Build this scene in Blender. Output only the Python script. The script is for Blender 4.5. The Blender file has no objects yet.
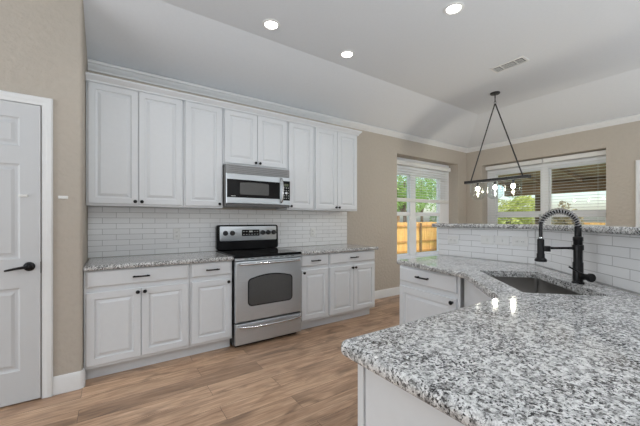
import bpy, bmesh, math, random
from math import sin, cos, pi, radians as R
from mathutils import Vector, Matrix
random.seed(7)
S = bpy.context.scene
COL = S.collection

# ---------------------------------------------------------------- camera
F_PX, YAW, HORIZON = 309.1, 55.706, 220.25
cd = bpy.data.cameras.new('camera'); cam = bpy.data.objects.new('camera', cd); COL.objects.link(cam)
cam.location = (0.167, -3.604, 1.267)
cam.rotation_euler = (R(90), 0, R(YAW - 90))
cd.sensor_width = 36.0; cd.lens = F_PX / 640 * 36
cd.shift_y = (HORIZON - 213) / 640
cd.clip_start = 0.02; cd.clip_end = 200
S.camera = cam

# ---------------------------------------------------------------- world, sun, large lights, exposure
W = bpy.data.worlds.new('sky'); S.world = W; W.use_nodes = True
wn = W.node_tree.nodes; wl = W.node_tree.links
sky = wn.new('ShaderNodeTexSky'); sky.sky_type = 'NISHITA'; sky.sun_disc = False
sky.sun_elevation = R(48); sky.sun_rotation = R(200); sky.air_density = 1.0; sky.dust_density = 2.5
wl.new(sky.outputs[0], wn['Background'].inputs[0]); wn['Background'].inputs[1].default_value = 0.37

def light(name, kind, loc, rot, energy, color=(1, 1, 1), **kw):
    l = bpy.data.lights.new(name, kind); l.energy = energy; l.color = color
    for k, v in kw.items(): setattr(l, k, v)
    o = bpy.data.objects.new(name, l); o.location = loc; o.rotation_euler = rot; COL.objects.link(o); return o
light('sun', 'SUN', (0, -10, 12), (R(30), 0, R(-25)), 3.4, (1, .95, .86), angle=R(1.0))
# fill lights added behind and beside the camera, standing in for room daylight
light('room_fill', 'AREA', (1.0, -6.6, 1.75), (R(90), 0, 0), 34, (.90, .96, 1.0), shape='RECTANGLE', size=5.0, size_y=2.2)
light('hall_fill', 'AREA', (-2.7, -2.1, 1.5), (R(90), 0, R(-96)), 62, (.90, .96, 1.0), shape='RECTANGLE', size=3.0, size_y=2.2)
# unseen upward fill lights, added to brighten the room by ceiling bounce
light('ceiling_bounce_fill', 'AREA', (.6, -4.9, 1.1), (R(180), 0, 0), 118, (.85, .94, 1.0), shape='RECTANGLE', size=2.6, size_y=1.6)
light('nook_bounce_fill', 'AREA', (5.0, -5.9, 1.0), (R(180), 0, 0), 105, (.80, .915, 1.0), shape='RECTANGLE', size=2.6, size_y=1.6)  # added upward fill for the window side, out of view
S.view_settings.view_transform = 'Standard'; S.view_settings.look = 'None'
S.view_settings.exposure = -0.08; S.view_settings.gamma = 1.0; S.view_settings.use_curve_mapping = False
S.cycles.use_denoising = True
S.cycles.max_bounces = 10; S.cycles.transparent_max_bounces = 24

# ---------------------------------------------------------------- materials
def new_mat(name):
    m = bpy.data.materials.new(name); m.use_nodes = True
    return m, m.node_tree.nodes, m.node_tree.links, m.node_tree.nodes['Principled BSDF']
def setp(b, **kw):
    names = {'color': 'Base Color', 'rough': 'Roughness', 'metal': 'Metallic', 'coat': 'Coat Weight', 'spec': 'Specular IOR Level',
             'emit': 'Emission Color', 'emits': 'Emission Strength', 'trans': 'Transmission Weight', 'sub': 'Subsurface Weight'}
    for k, v in kw.items():
        if k in ('color', 'emit'): v = (*v, 1)
        b.inputs[names[k]].default_value = v
def coords(n, l, kind='Object', scale=(1, 1, 1), rot=(0, 0, 0)):
    t = n.new('ShaderNodeTexCoord'); mp = n.new('ShaderNodeMapping')
    mp.inputs['Scale'].default_value = scale; mp.inputs['Rotation'].default_value = rot
    l.new(t.outputs[kind], mp.inputs[0]); return mp.outputs[0]
def noise(n, l, vec, scale, detail=3, rough=.5, dist=0):
    t = n.new('ShaderNodeTexNoise'); t.inputs['Scale'].default_value = scale; t.inputs['Detail'].default_value = detail
    t.inputs['Roughness'].default_value = rough; t.inputs['Distortion'].default_value = dist
    l.new(vec, t.inputs['Vector']); return t
def ramp(n, l, fac, stops, interp='LINEAR'):
    r = n.new('ShaderNodeValToRGB'); r.color_ramp.interpolation = interp
    e = r.color_ramp.elements
    while len(e) > len(stops): e.remove(e[-1])
    while len(e) < len(stops): e.new(0.5)
    for el, (p, c) in zip(e, stops):
        el.position = p; el.color = (*c, 1) if len(c) == 3 else c
    l.new(fac, r.inputs[0]); return r.outputs[0]
def mix(n, l, fac, a, b, mode='MIX'):
    x = n.new('ShaderNodeMix'); x.data_type = 'RGBA'; x.blend_type = mode
    for sock, v in ((x.inputs[0], fac), (x.inputs[6], a), (x.inputs[7], b)):
        if hasattr(v, 'links'): l.new(v, sock)
        elif isinstance(v, (int, float)): sock.default_value = v
        else: sock.default_value = (*v, 1)
    return x.outputs[2]
def bump(n, l, b, height, strength=.1, dist=.01):
    x = n.new('ShaderNodeBump'); x.inputs['Strength'].default_value = strength; x.inputs['Distance'].default_value = dist
    l.new(height, x.inputs['Height']); l.new(x.outputs[0], b.inputs['Normal'])
def simple(name, color, rough=.5, metal=0.0, bscale=60, bstr=.03, var=.03, bdist=.004, **kw):
    m, n, l, b = new_mat(name); setp(b, color=color, rough=rough, metal=metal, **kw)
    v = coords(n, l); t = noise(n, l, v, bscale, 3)
    c0 = tuple(max(0, c * (1 - var)) for c in color); c1 = tuple(min(1, c * (1 + var)) for c in color)
    l.new(ramp(n, l, t.outputs['Fac'], [(.3, c0), (.7, c1)]), b.inputs['Base Color'])
    if bstr: bump(n, l, b, t.outputs['Fac'], bstr, bdist)
    return m
M = {}
M['wall'] = simple('wall_paint_beige', (.475, .428, .372), .85, bscale=26, bstr=.6, var=.02, bdist=.012)
M['ceiling'] = simple('ceiling_paint', (.695, .715, .745), .9, bscale=40, bstr=.08, var=.01)
M['trim'] = simple('trim_white', (.74, .745, .75), .4, bscale=30, bstr=.01, var=.01)
M['cabinet'] = simple('cabinet_white', (.69, .71, .735), .38, bscale=30, bstr=.01, var=.01)
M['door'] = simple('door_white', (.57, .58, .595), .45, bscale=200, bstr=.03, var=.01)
M['black'] = simple('black_metal', (.012, .012, .013), .32, .6, bstr=0, var=.1)
M['bronze'] = simple('dark_pendant_metal', (.06, .06, .062), .42, .7, bstr=0, var=.2)
M['coil'] = simple('spring_gunmetal', (.34, .34, .345), .35, .8, bstr=0, var=.1)
M['dsteel'] = simple('grey_steel', (.26, .26, .265), .4, .5, bstr=0, var=.04)
M['blackglass'] = simple('black_glass', (.006, .006, .007), .07, 0, bstr=0, var=.1, spec=.16)
M['blackplastic'] = simple('black_plastic', (.018, .018, .02), .35, 0, bstr=0, var=.1)
M['plate'] = simple('white_plastic', (.74, .74, .73), .35, 0, bstr=0, var=.01)
M['vinyl'] = simple('window_vinyl', (.86, .87, .90), .4, 0, bstr=0, var=.01)
M['slat'] = simple('blind_slat', (.78, .78, .77), .45, 0, bstr=0, var=.01)
M['grey'] = simple('grey_plastic', (.25, .25, .25), .4, 0, bstr=0, var=.05)
M['window_mesh'] = simple('oven_screen', (.085, .085, .085), .2, .2, bscale=400, bstr=0, var=.25)
M['ledtext'] = simple('panel_print', (.5, .52, .5), .4, 0, bstr=0, var=.02)
M['lcd'] = simple('clock_display', (.10, .12, .08), .2, 0, bstr=0, var=.2)
M['chrome'] = simple('chrome', (.55, .56, .57), .12, 1, bstr=0, var=.02)
M['burner'] = simple('burner_marking', (.07, .07, .075), .15, 0, bstr=0, var=.05)
M['vent_dark'] = simple('vent_dark', (.12, .12, .12), .6, 0, bstr=0, var=.1)

def steel():
    m, n, l, b = new_mat('brushed_stainless'); setp(b, color=(.50, .50, .505), rough=.30, metal=.86)
    v = coords(n, l, 'Object', (2, 2, 220)); t = noise(n, l, v, 3, 2)
    l.new(ramp(n, l, t.outputs['Fac'], [(.3, (.53, .56, .59)), (.7, (.62, .65, .68))]), b.inputs['Base Color'])
    bump(n, l, b, t.outputs['Fac'], .05, .002)
    b.inputs['Anisotropic'].default_value = .8; b.inputs['Anisotropic Rotation'].default_value = .25
    tg = n.new('ShaderNodeTangent'); tg.direction_type = 'RADIAL'; tg.axis = 'Z'; l.new(tg.outputs[0], b.inputs['Tangent'])
    return m
M['steel'] = steel()
def sinksteel():
    m, n, l, b = new_mat('sink_stainless'); setp(b, color=(.36, .35, .34), rough=.3, metal=1)
    v = coords(n, l, 'Object', (140, 3, 3)); t = noise(n, l, v, 2, 2); bump(n, l, b, t.outputs['Fac'], .05, .002)
    return m
M['sink'] = sinksteel()

def granite():
    m, n, l, b = new_mat('speckled_granite'); setp(b, rough=.06, spec=.38)
    v = coords(n, l)
    a = noise(n, l, v, 48, 5, .68, .2); g = noise(n, l, v, 85, 4, .65, .3); d = noise(n, l, v, 130, 4, .65, .2); big = noise(n, l, v, 9, 2); fine = noise(n, l, v, 320, 2)
    base = ramp(n, l, a.outputs['Fac'], [(.35, (.14, .14, .14)), (.45, (.36, .358, .355)), (.54, (.74, .737, .73)), (.72, (.84, .837, .83))])
    base = mix(n, l, .35, base, ramp(n, l, fine.outputs['Fac'], [(.35, (.24, .24, .24)), (.65, (.86, .86, .85))]))
    grey = ramp(n, l, g.outputs['Fac'], [(.54, (0, 0, 0)), (.60, (1, 1, 1))])
    c1 = mix(n, l, grey, base, (.15, .148, .146))
    add = n.new('ShaderNodeMath'); add.operation = 'MULTIPLY_ADD'; l.new(big.outputs['Fac'], add.inputs[0]); add.inputs[1].default_value = .3
    l.new(d.outputs['Fac'], add.inputs[2])
    dark = ramp(n, l, add.outputs[0], [(.705, (0, 0, 0)), (.745, (1, 1, 1))])
    c2 = mix(n, l, dark, c1, (.035, .033, .034))
    l.new(c2, b.inputs['Base Color'])
    return m
M['granite'] = granite()

def tile(name, bw, bh, mortar=.0020):
    m, n, l, b = new_mat(name); setp(b, rough=.14)
    t = n.new('ShaderNodeTexCoord'); sx = n.new('ShaderNodeSeparateXYZ'); cx = n.new('ShaderNodeCombineXYZ')
    l.new(t.outputs['Object'], sx.inputs[0]); l.new(sx.outputs[0], cx.inputs[0]); l.new(sx.outputs[2], cx.inputs[1])
    k = n.new('ShaderNodeTexBrick'); l.new(cx.outputs[0], k.inputs['Vector'])
    k.inputs['Scale'].default_value = 1; k.inputs['Brick Width'].default_value = bw; k.inputs['Row Height'].default_value = bh
    k.inputs['Mortar Size'].default_value = mortar; k.inputs['Mortar Smooth'].default_value = .3; k.offset = .5
    k.inputs['Color1'].default_value = (.78, .785, .795, 1); k.inputs['Color2'].default_value = (.82, .825, .835, 1); k.inputs['Mortar'].default_value = (.38, .38, .38, 1)
    l.new(k.outputs['Color'], b.inputs['Base Color'])
    inv = n.new('ShaderNodeMath'); inv.operation = 'SUBTRACT'; inv.inputs[0].default_value = 1; l.new(k.outputs['Fac'], inv.inputs[1])
    bump(n, l, b, inv.outputs[0], .35, .002)
    r = ramp(n, l, k.outputs['Fac'], [(0, (.12, .12, .12)), (1, (.7, .7, .7))]); l.new(r, b.inputs['Roughness'])
    return m
M['tile'] = tile('subway_tile', .222, .0535)
M['tile_bar'] = tile('subway_tile_bar', .236, .0535)

def woodfloor():
    m, n, l, b = new_mat('oak_plank_floor'); setp(b, rough=.36)
    v = coords(n, l)
    k = n.new('ShaderNodeTexBrick'); l.new(v, k.inputs['Vector'])
    k.inputs['Scale'].default_value = 1; k.inputs['Brick Width'].default_value = 1.25; k.inputs['Row Height'].default_value = .165
    k.inputs['Mortar Size'].default_value = .0012; k.inputs['Mortar Smooth'].default_value = .2; k.offset = .37; k.offset_frequency = 2
    k.inputs['Color1'].default_value = (.0, .0, .0, 1); k.inputs['Color2'].default_value = (1, 1, 1, 1); k.inputs['Mortar'].default_value = (0, 0, 0, 1)
    bw = n.new('ShaderNodeRGBToBW'); l.new(k.outputs['Color'], bw.inputs[0])
    # shift the grain from plank to plank
    cm = n.new('ShaderNodeCombineXYZ'); mu = n.new('ShaderNodeMath'); mu.operation = 'MULTIPLY'; mu.inputs[1].default_value = 9
    l.new(bw.outputs[0], mu.inputs[0]); l.new(mu.outputs[0], cm.inputs[2]); l.new(mu.outputs[0], cm.inputs[0])
    ad = n.new('ShaderNodeVectorMath'); ad.operation = 'ADD'; l.new(v, ad.inputs[0]); l.new(cm.outputs[0], ad.inputs[1])
    mp = n.new('ShaderNodeMapping'); mp.inputs['Scale'].default_value = (.9, 7, 1); l.new(ad.outputs[0], mp.inputs[0])
    g1 = noise(n, l, mp.outputs[0], 2.6, 6, .62, 1.2)
    mp2 = n.new('ShaderNodeMapping'); mp2.inputs['Scale'].default_value = (1.6, 26, 1); l.new(ad.outputs[0], mp2.inputs[0])
    g2 = noise(n, l, mp2.outputs[0], 3, 3, .6)
    mp3 = n.new('ShaderNodeMapping'); mp3.inputs['Scale'].default_value = (1.6, 4.2, 1); l.new(ad.outputs[0], mp3.inputs[0])
    g3 = noise(n, l, mp3.outputs[0], 1.7, 3, .5, .8)
    c = ramp(n, l, g1.outputs['Fac'], [(.25, (.24, .135, .080)), (.42, (.46, .29, .187)), (.58, (.585, .39, .258)), (.78, (.69, .49, .34))])
    c = mix(n, l, ramp(n, l, g2.outputs['Fac'], [(.35, (1, 1, 1)), (.62, (0, 0, 0))]), c, mix(n, l, .45, c, (.20, .125, .08)), 'MIX')
    knot = ramp(n, l, g3.outputs['Fac'], [(.52, (0, 0, 0)), (.70, (1, 1, 1))])
    c = mix(n, l, knot, c, mix(n, l, .65, c, (.12, .072, .046)))
    tint = ramp(n, l, bw.outputs[0], [(0, (.74, .72, .71)), (1, (1.18, 1.18, 1.18))])
    c = mix(n, l, 1.0, c, tint, 'MULTIPLY')
    c = mix(n, l, k.outputs['Fac'], c, (.06, .036, .024))
    l.new(c, b.inputs['Base Color'])
    bump(n, l, b, g2.outputs['Fac'], .06, .002)
    return m
M['floor'] = woodfloor()

def glass(name, tint=(.985, .995, .99), f=.5, rough=0.0):
    m, n, l, b = new_mat(name); n.remove(b)
    tr = n.new('ShaderNodeBsdfTransparent'); tr.inputs[0].default_value = (*tint, 1)
    gl = n.new('ShaderNodeBsdfGlossy'); gl.inputs['Roughness'].default_value = rough
    lw = n.new('ShaderNodeLayerWeight'); lw.inputs[0].default_value = .5
    fr = n.new('ShaderNodeMapRange'); pw = n.new('ShaderNodeMath'); pw.operation = 'POWER'; pw.inputs[1].default_value = 3.0
    l.new(lw.outputs['Facing'], pw.inputs[0]); l.new(pw.outputs[0], fr.inputs[0]); fr.inputs[3].default_value = .02; fr.inputs[4].default_value = f
    mx = n.new('ShaderNodeMixShader'); l.new(fr.outputs[0], mx.inputs[0]); l.new(tr.outputs[0], mx.inputs[1]); l.new(gl.outputs[0], mx.inputs[2])
    l.new(mx.outputs[0], n['Material Output'].inputs[0]); return m
M['glass'] = glass('window_glass')
M['jar'] = glass('clear_lamp_glass', (.90, .93, .925), .5)
def emit(name, col, s):
    m, n, l, b = new_mat(name); setp(b, color=col, emit=col, emits=s, rough=.4)
    v = coords(n, l); t = noise(n, l, v, 3, 1); l.new(ramp(n, l, t.outputs['Fac'], [(0, col), (1, tuple(c * .98 for c in col))]), b.inputs['Emission Color'])
    return m
M['led'] = emit('downlight_lens', (1, .97, .92), 12)
M['bulb'] = emit('bulb_glow', (1, .93, .82), 30)

def planks(name, cols, scale=(7, 1, .6), rough=.7):
    m, n, l, b = new_mat(name); setp(b, rough=rough)
    v = coords(n, l, 'Object', scale); t = noise(n, l, v, 1.6, 4, .6)
    l.new(ramp(n, l, t.outputs['Fac'], [(.3, cols[0]), (.5, cols[1]), (.7, cols[2])]), b.inputs['Base Color']); return m
M['fence'] = planks('cedar_fence', [(.48, .24, .07), (.64, .36, .12), (.76, .48, .20)])
M['soffit'] = planks('stained_soffit', [(.22, .12, .06), (.32, .185, .10), (.43, .27, .155)], (9, .6, 1))
M['post'] = planks('stained_post', [(.13, .08, .04), (.19, .12, .065), (.25, .17, .10)], (5, 5, .6))
def leafmat(name, a, b_):
    m, n, l, b = new_mat(name); setp(b, rough=.55)
    v = coords(n, l); t = noise(n, l, v, 1.7, 3, .6)
    l.new(ramp(n, l, t.outputs['Fac'], [(.35, a), (.65, b_)]), b.inputs['Base Color']); b.inputs['Subsurface Weight'].default_value = 0
    tl = n.new('ShaderNodeBsdfTranslucent'); l.new(ramp(n, l, t.outputs['Fac'], [(.35, a), (.65, b_)]), tl.inputs[0])
    mx = n.new('ShaderNodeMixShader'); mx.inputs[0].default_value = .4
    l.new(b.outputs[0], mx.inputs[1]); l.new(tl.outputs[0], mx.inputs[2]); l.new(mx.outputs[0], n['Material Output'].inputs[0]); return m
M['leaf'] = leafmat('leaf_green', (.20, .36, .09), (.42, .58, .18))
M['leaf_y'] = leafmat('leaf_yellow_green', (.38, .44, .10), (.62, .66, .24))
M['leaf_d'] = leafmat('leaf_dark_green', (.09, .17, .06), (.20, .32, .12))
M['leaf_o'] = leafmat('leaf_olive_brown', (.30, .25, .14), (.50, .43, .27))
M['rail'] = planks('cedar_rail', [(.30, .14, .04), (.40, .20, .06), (.50, .27, .10)])
M['bark'] = planks('bark', [(.08, .055, .04), (.13, .09, .065), (.18, .13, .10)])
M['lawn'] = simple('lawn', (.30, .40, .14), .9, bscale=20, bstr=.3, var=.3)
M['concrete'] = simple('patio_concrete', (.55, .53, .50), .8, bscale=30, bstr=.1, var=.06)
M['roof'] = simple('roof_shingle', (.13, .14, .15), .9, bscale=20, bstr=.2, var=.2)
M['mint'] = simple('mint_panel', (.55, .72, .66), .5, bstr=0, var=.04)
def brickm():
    m, n, l, b = new_mat('neighbour_brick'); setp(b, rough=.9)
    t = n.new('ShaderNodeTexCoord'); sx = n.new('ShaderNodeSeparateXYZ'); cx = n.new('ShaderNodeCombineXYZ')
    l.new(t.outputs['Object'], sx.inputs[0]); l.new(sx.outputs[0], cx.inputs[0]); l.new(sx.outputs[2], cx.inputs[1])
    k = n.new('ShaderNodeTexBrick'); l.new(cx.outputs[0], k.inputs['Vector']); k.inputs['Scale'].default_value = 1
    k.inputs['Brick Width'].default_value = .22; k.inputs['Row Height'].default_value = .075; k.inputs['Mortar Size'].default_value = .006
    k.inputs['Color1'].default_value = (.46, .20, .12, 1); k.inputs['Color2'].default_value = (.56, .28, .17, 1); k.inputs['Mortar'].default_value = (.6, .55, .5, 1)
    l.new(k.outputs['Color'], b.inputs['Base Color']); return m
M['brick'] = brickm()

# ---------------------------------------------------------------- mesh helpers
class MB:
    def __init__(s): s.v = []; s.f = []
    def add(s, vs, fs):
        o = len(s.v); s.v += [tuple(v) for v in vs]; s.f += [tuple(i + o for i in f) for f in fs]; return s
    def box(s, x0, x1, y0, y1, z0, z1):
        return s.add([(x0, y0, z0), (x1, y0, z0), (x1, y1, z0), (x0, y1, z0), (x0, y0, z1), (x1, y0, z1), (x1, y1, z1), (x0, y1, z1)],
                     [(0, 3, 2, 1), (4, 5, 6, 7), (0, 1, 5, 4), (1, 2, 6, 5), (2, 3, 7, 6), (3, 0, 4, 7)])
    def rings(s, loops, cap0=True, cap1=True):
        n = len(loops[0]); vs = [p for L in loops for p in L]; fs = []
        for a in range(len(loops) - 1):
            for i in range(n):
                j = (i + 1) % n; fs.append((a * n + i, a * n + j, (a + 1) * n + j, (a + 1) * n + i))
        if cap0: fs.append(tuple(range(n))[::-1])
        if cap1: fs.append(tuple((len(loops) - 1) * n + i for i in range(n)))
        return s.add(vs, fs)
    def panel(s, x0, x1, z0, z1, prof):     # nested rectangles in x-z; prof = [(inset, y)]
        return s.rings([[(x0 + i, y, z0 + i), (x1 - i, y, z0 + i), (x1 - i, y, z1 - i), (x0 + i, y, z1 - i)] for i, y in prof])
    def tube(s, pts, r, n=10, caps=True, closed=False):
        pts = [Vector(p) for p in pts]; k = len(pts); loops = []; up = None
        for i, p in enumerate(pts):
            if closed: t = pts[(i + 1) % k] - pts[i - 1]
            else: t = pts[min(i + 1, k - 1)] - pts[max(i - 1, 0)]
            t.normalize()
            if up is None: up = Vector((0, 0, 1)) if abs(t.z) < .9 else Vector((1, 0, 0))
            a = (up - t * up.dot(t)).normalized(); b = t.cross(a); up = a
            rr = r[i] if isinstance(r, (list, tuple)) else r
            loops.append([p + (a * cos(2 * pi * q / n) + b * sin(2 * pi * q / n)) * rr for q in range(n)])
        if closed: loops.append(loops[0])
        return s.rings(loops, caps and not closed, caps and not closed)
    def lathe(s, prof, c=(0, 0, 0), axis='z', n=24, cap0=True, cap1=True):   # prof = [(r, h)]
        loops = []
        for r, h in prof:
            L = []
            for q in range(n):
                a = 2 * pi * q / n; u, w = r * cos(a), r * sin(a)
                if axis == 'z': p = (u, w, h)
                elif axis == '-y': p = (u, -h, w)
                elif axis == 'x': p = (h, u, w)
                else: p = (u, w, h)
                L.append((p[0] + c[0], p[1] + c[1], p[2] + c[2]))
            loops.append(L)
        return s.rings(loops, cap0, cap1)
    def lathe_dir(s, prof, c, d, n=18):
        d = Vector(d).normalized(); u = d.orthogonal().normalized(); w = d.cross(u); c = Vector(c)
        return s.rings([[c + d * h + (u * cos(2 * pi * q / n) + w * sin(2 * pi * q / n)) * r for q in range(n)] for r, h in prof])
    def build(s, name, mat, parent=None, bevel=0, smooth=True, ang=35):
        me = bpy.data.meshes.new(name); me.from_pydata(s.v, [], s.f)
        bm = bmesh.new(); bm.from_mesh(me)
        bmesh.ops.remove_doubles(bm, verts=bm.verts, dist=1e-6)
        bmesh.ops.recalc_face_normals(bm, faces=bm.faces); bm.to_mesh(me); bm.free()
        return link(name, me, mat, parent, bevel, smooth, ang)
def link(name, me, mat, parent=None, bevel=0, smooth=True, ang=35):
    me.materials.append(M[mat] if isinstance(mat, str) else mat)
    o = bpy.data.objects.new(name, me); COL.objects.link(o)
    if parent: o.parent = parent
    if smooth:
        for p in me.polygons: p.use_smooth = True
        me.set_sharp_from_angle(angle=R(ang))
    if bevel:
        b = o.modifiers.new('bevel', 'BEVEL'); b.width = bevel; b.segments = 2; b.limit_method = 'ANGLE'; b.angle_limit = R(40)
    return o
def tag(o, label, cat, group=None):
    o['label'] = label; o['category'] = cat
    if group: o['group'] = group
    return o
def thing(name, label, cat, loc=(0, 0, 0), rz=0, group=None):
    o = bpy.data.objects.new(name, None); o.empty_display_size = .1; COL.objects.link(o)
    o.location = loc; o.rotation_euler = (0, 0, rz); return tag(o, label, cat, group)
def struct(o): o['kind'] = 'structure'; return o
def copy_tree(o, loc=None, label=None):
    def rec(a, parent):
        c = a.copy(); COL.objects.link(c)
        if parent: c.parent = parent
        for ch in list(a.children): rec(ch, c)
        return c
    c = rec(o, None)
    if loc: c.location = loc
    if label: c['label'] = label
    return c
def offset(poly, d):       # offset a closed CCW polygon outwards by d (mitre)
    n = len(poly); out = []
    for i in range(n):
        p0, p, p1 = Vector(poly[i - 1]), Vector(poly[i]), Vector(poly[(i + 1) % n])
        e0 = (p - p0).normalized(); e1 = (p1 - p).normalized()
        n0 = Vector((e0.y, -e0.x)); n1 = Vector((e1.y, -e1.x)); m = n0 + n1
        q = p + m * (d / max(.3, 1 + n0.dot(n1))); out.append((q.x, q.y))
    return out
def rounded(pts, n=7):     # pts = [(x, y, r)] -> polygon with arc corners
    out = []; k = len(pts)
    for i, (x, y, r) in enumerate(pts):
        if r <= 0: out.append((x, y)); continue
        p = Vector((x, y)); a = Vector(pts[i - 1][:2]) - p; b = Vector(pts[(i + 1) % k][:2]) - p
        a.normalize(); b.normalize(); half = a.angle(b) / 2; t = r / math.tan(half)
        c = p + (a + b).normalized() * (r / sin(half)); s = p + a * t - c; e = p + b * t - c
        a0 = math.atan2(s.y, s.x); da = (math.atan2(e.y, e.x) - a0 + pi) % (2 * pi) - pi
        for q in range(n + 1): out.append((c.x + r * cos(a0 + da * q / n), c.y + r * sin(a0 + da * q / n)))
    return out
def slab(name, poly, z0, z1, mat, parent=None, hole=None, prof=None):
    """stone slab with an eased, half-round edge, and an optional cut-out"""
    h = z1 - z0
    prof = prof or [(-.016, z1), (-.008, z1 - .0025), (-.0025, z1 - .008), (0, z1 - .017), (0, z0 + .012), (-.002, z0 + .005), (-.008, z0)]
    bm = bmesh.new(); loops = []
    for d, z in prof: loops.append([bm.verts.new((x, y, z)) for x, y in offset(poly, d)])
    for a, b in zip(loops, loops[1:]):
        for i in range(len(a)):
            j = (i + 1) % len(a); bm.faces.new((a[i], b[i], b[j], a[j]))
    def ring_edges(L):
        return [bm.edges.get((L[i], L[(i + 1) % len(L)])) or bm.edges.new((L[i], L[(i + 1) % len(L)])) for i in range(len(L))]
    ht = hb = None
    if hole:
        ht = [bm.verts.new((x, y, z1)) for x, y in hole]; hb = [bm.verts.new((x, y, z0)) for x, y in hole]
        for i in range(len(hole)):
            j = (i + 1) % len(hole); bm.faces.new((ht[i], ht[j], hb[j], hb[i]))
    bmesh.ops.triangle_fill(bm, edges=ring_edges(loops[0]) + (ring_edges(ht) if hole else []), use_beauty=True)
    bmesh.ops.triangle_fill(bm, edges=ring_edges(loops[-1]) + (ring_edges(hb) if hole else []), use_beauty=True)
    bmesh.ops.recalc_face_normals(bm, faces=bm.faces)
    me = bpy.data.meshes.new(name); bm.to_mesh(me); bm.free()
    o = link(name, me, mat, parent, ang=40)
    for p in me.polygons: p.use_smooth = abs(p.normal.z) < .9995
    return o
def extrude_profile(name, path, prof, mat, parent=None):
    """moulding: prof = [(out, z)] swept along a plan path (out = to the right of travel), mitred"""
    mb = MB(); loops = []; n = len(path)
    for i in range(n):
        p = Vector(path[i]); e0 = (p - Vector(path[i - 1])).normalized() if i else None
        e1 = (Vector(path[i + 1]) - p).normalized() if i < n - 1 else None
        e0 = e0 or e1; e1 = e1 or e0
        n0 = Vector((e0.y, -e0.x)); n1 = Vector((e1.y, -e1.x)); m = (n0 + n1) / (1 + n0.dot(n1))
        loops.append([(p.x + m.x * d, p.y + m.y * d, z) for d, z in prof])
    mb.rings(loops); return mb.build(name, mat, parent, ang=25)

# ---------------------------------------------------------------- the room
XW = 6.33; H = 3.05; PL = 2.74; RUN = .80; RUN2 = 1.03
mb = MB().box(-3.1, XW, -7.2, 0, -.05, 0); struct(mb.build('floor', 'floor', smooth=False))
def holed_wall(name, length, hx0, hx1, hz0, hz1, top, t, loc, rz, x0=0):
    mb = MB()
    mb.box(x0, hx0, 0, t, 0, top).box(hx1, length, 0, t, 0, top).box(hx0, hx1, 0, t, 0, hz0).box(hx0, hx1, 0, t, hz1, top)
    o = mb.build(name, 'wall', smooth=False); o.location = loc; o.rotation_euler = (0, 0, rz); return struct(o)
A0, A1, AZ0, AZ1 = 4.21, 6.015, .565, 2.405
B0, B1, BZ0, BZ1 = .32, 2.19, .585, 2.36
holed_wall('wall_back', XW, A0, A1, AZ0, AZ1, 2.80, .34, (0, 0, 0), 0)
holed_wall('wall_right', 7.2, B0, B1, BZ0, BZ1, 2.80, .34, (XW, 0, 0), R(-90), -.34)
# door wall with its bullnose corner and the return into the cabinet niche
def arc(cx, cy, r, a0, a1, n=6): return [(cx + r * cos(R(a0 + (a1 - a0) * i / n)), cy + r * sin(R(a0 + (a1 - a0) * i / n))) for i in range(n + 1)]
poly = [(-3.1, -.66)] + arc(-.022, -.638, .022, -90, 0) + [(0, .34), (-.12, .34), (-.12, -.5), (-3.1, -.5)]
mb = MB(); mb.rings([[(x, y, 0) for x, y in poly], [(x, y, 3.10) for x, y in poly]]); struct(mb.build('wall_left', 'wall', ang=25))
mb = MB().box(-3.25, -3.1, -7.2, -.5, 0, 3.1); struct(mb.build('wall_hall', 'wall', smooth=False))
mb = MB().box(-3.25, XW + .34, -7.35, -7.2, 0, 3.1); struct(mb.build('wall_front', 'wall', smooth=False))
# vaulted ceiling: two slopes rising from the 2.74 m plate to a 3.05 m flat
c = [(0, .05, PL - .0194), (XW + .05, .05, PL - .0194), (XW + .05, -7.2, PL - .015), (XW - RUN2, -7.2, H), (XW - RUN2, -RUN, H), (0, -RUN, H),
     (-3.1, -RUN, H), (-3.1, -7.2, H), (-3.1, -.5, H), (0, -.5, H), (XW, 0, PL)]
mb = MB()
mb.add(c, [(0, 1, 4, 5), (1, 2, 3, 4), (5, 4, 3, 7, 6), (6, 5, 9, 8)])
me = bpy.data.meshes.new('ceiling'); me.from_pydata(mb.v, [], mb.f)
bm = bmesh.new(); bm.from_mesh(me); bmesh.ops.recalc_face_normals(bm, faces=bm.faces)
bm.to_mesh(me); bm.free()
o = link('ceiling', me, 'ceiling', smooth=False); struct(o)
sol = o.modifiers.new('slab', 'SOLIDIFY'); sol.thickness = .06; sol.offset = 1 if me.polygons[0].normal.z > 0 else -1
crown = [(.001, 2.668), (.010, 2.668), (.013, 2.680), (.026, 2.690), (.046, 2.712), (.050, 2.720), (.062, 2.724), (.064, 2.742), (.056, 2.752), (.001, 2.737)]
struct(extrude_profile('trim_1', [(0.002, 0), (XW, 0), (XW, -7.19)], crown, 'trim'))
bb = [(.001, .001), (.016, .001), (.016, .095), (.013, .105), (.013, .112), (.006, .128), (.001, .132)]
struct(extrude_profile('baseboard_back', [(3.125, 0), (XW - .02, 0)], bb, 'trim'))
struct(extrude_profile('baseboard_right', [(XW, -.001), (XW, -2.50)], bb, 'trim'))
bbp = arc(-.022, -.638, .022, -90, 0)
struct(extrude_profile('baseboard_left', [(-.168, -.66)] + bbp + [(0, -.655 + .04)], [(d, z) for d, z in bb], 'trim'))

# ---------------------------------------------------------------- interior door on the left wall
DZ = 2.075; DX1 = -.232
d = bpy.data.objects.new('door_1', None); COL.objects.link(d); d.location = (-.60, -.66, 0); struct(d)
def door_leaf(x0, x1, z0, z1, y):
    mb = MB(); mb.box(x0, x1, y, y + .035, z0, z1); return mb
w = .76; x0, x1 = DX1 - w + .60, DX1 + .60 - .003
leaf = MB()
st = .105; mid = .10; pw = (w - 2 * st - mid) / 2
zs = [(.012 + .22, .86), (1.06, 1.70), (1.80, 1.965)]
yf = -.022
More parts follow.
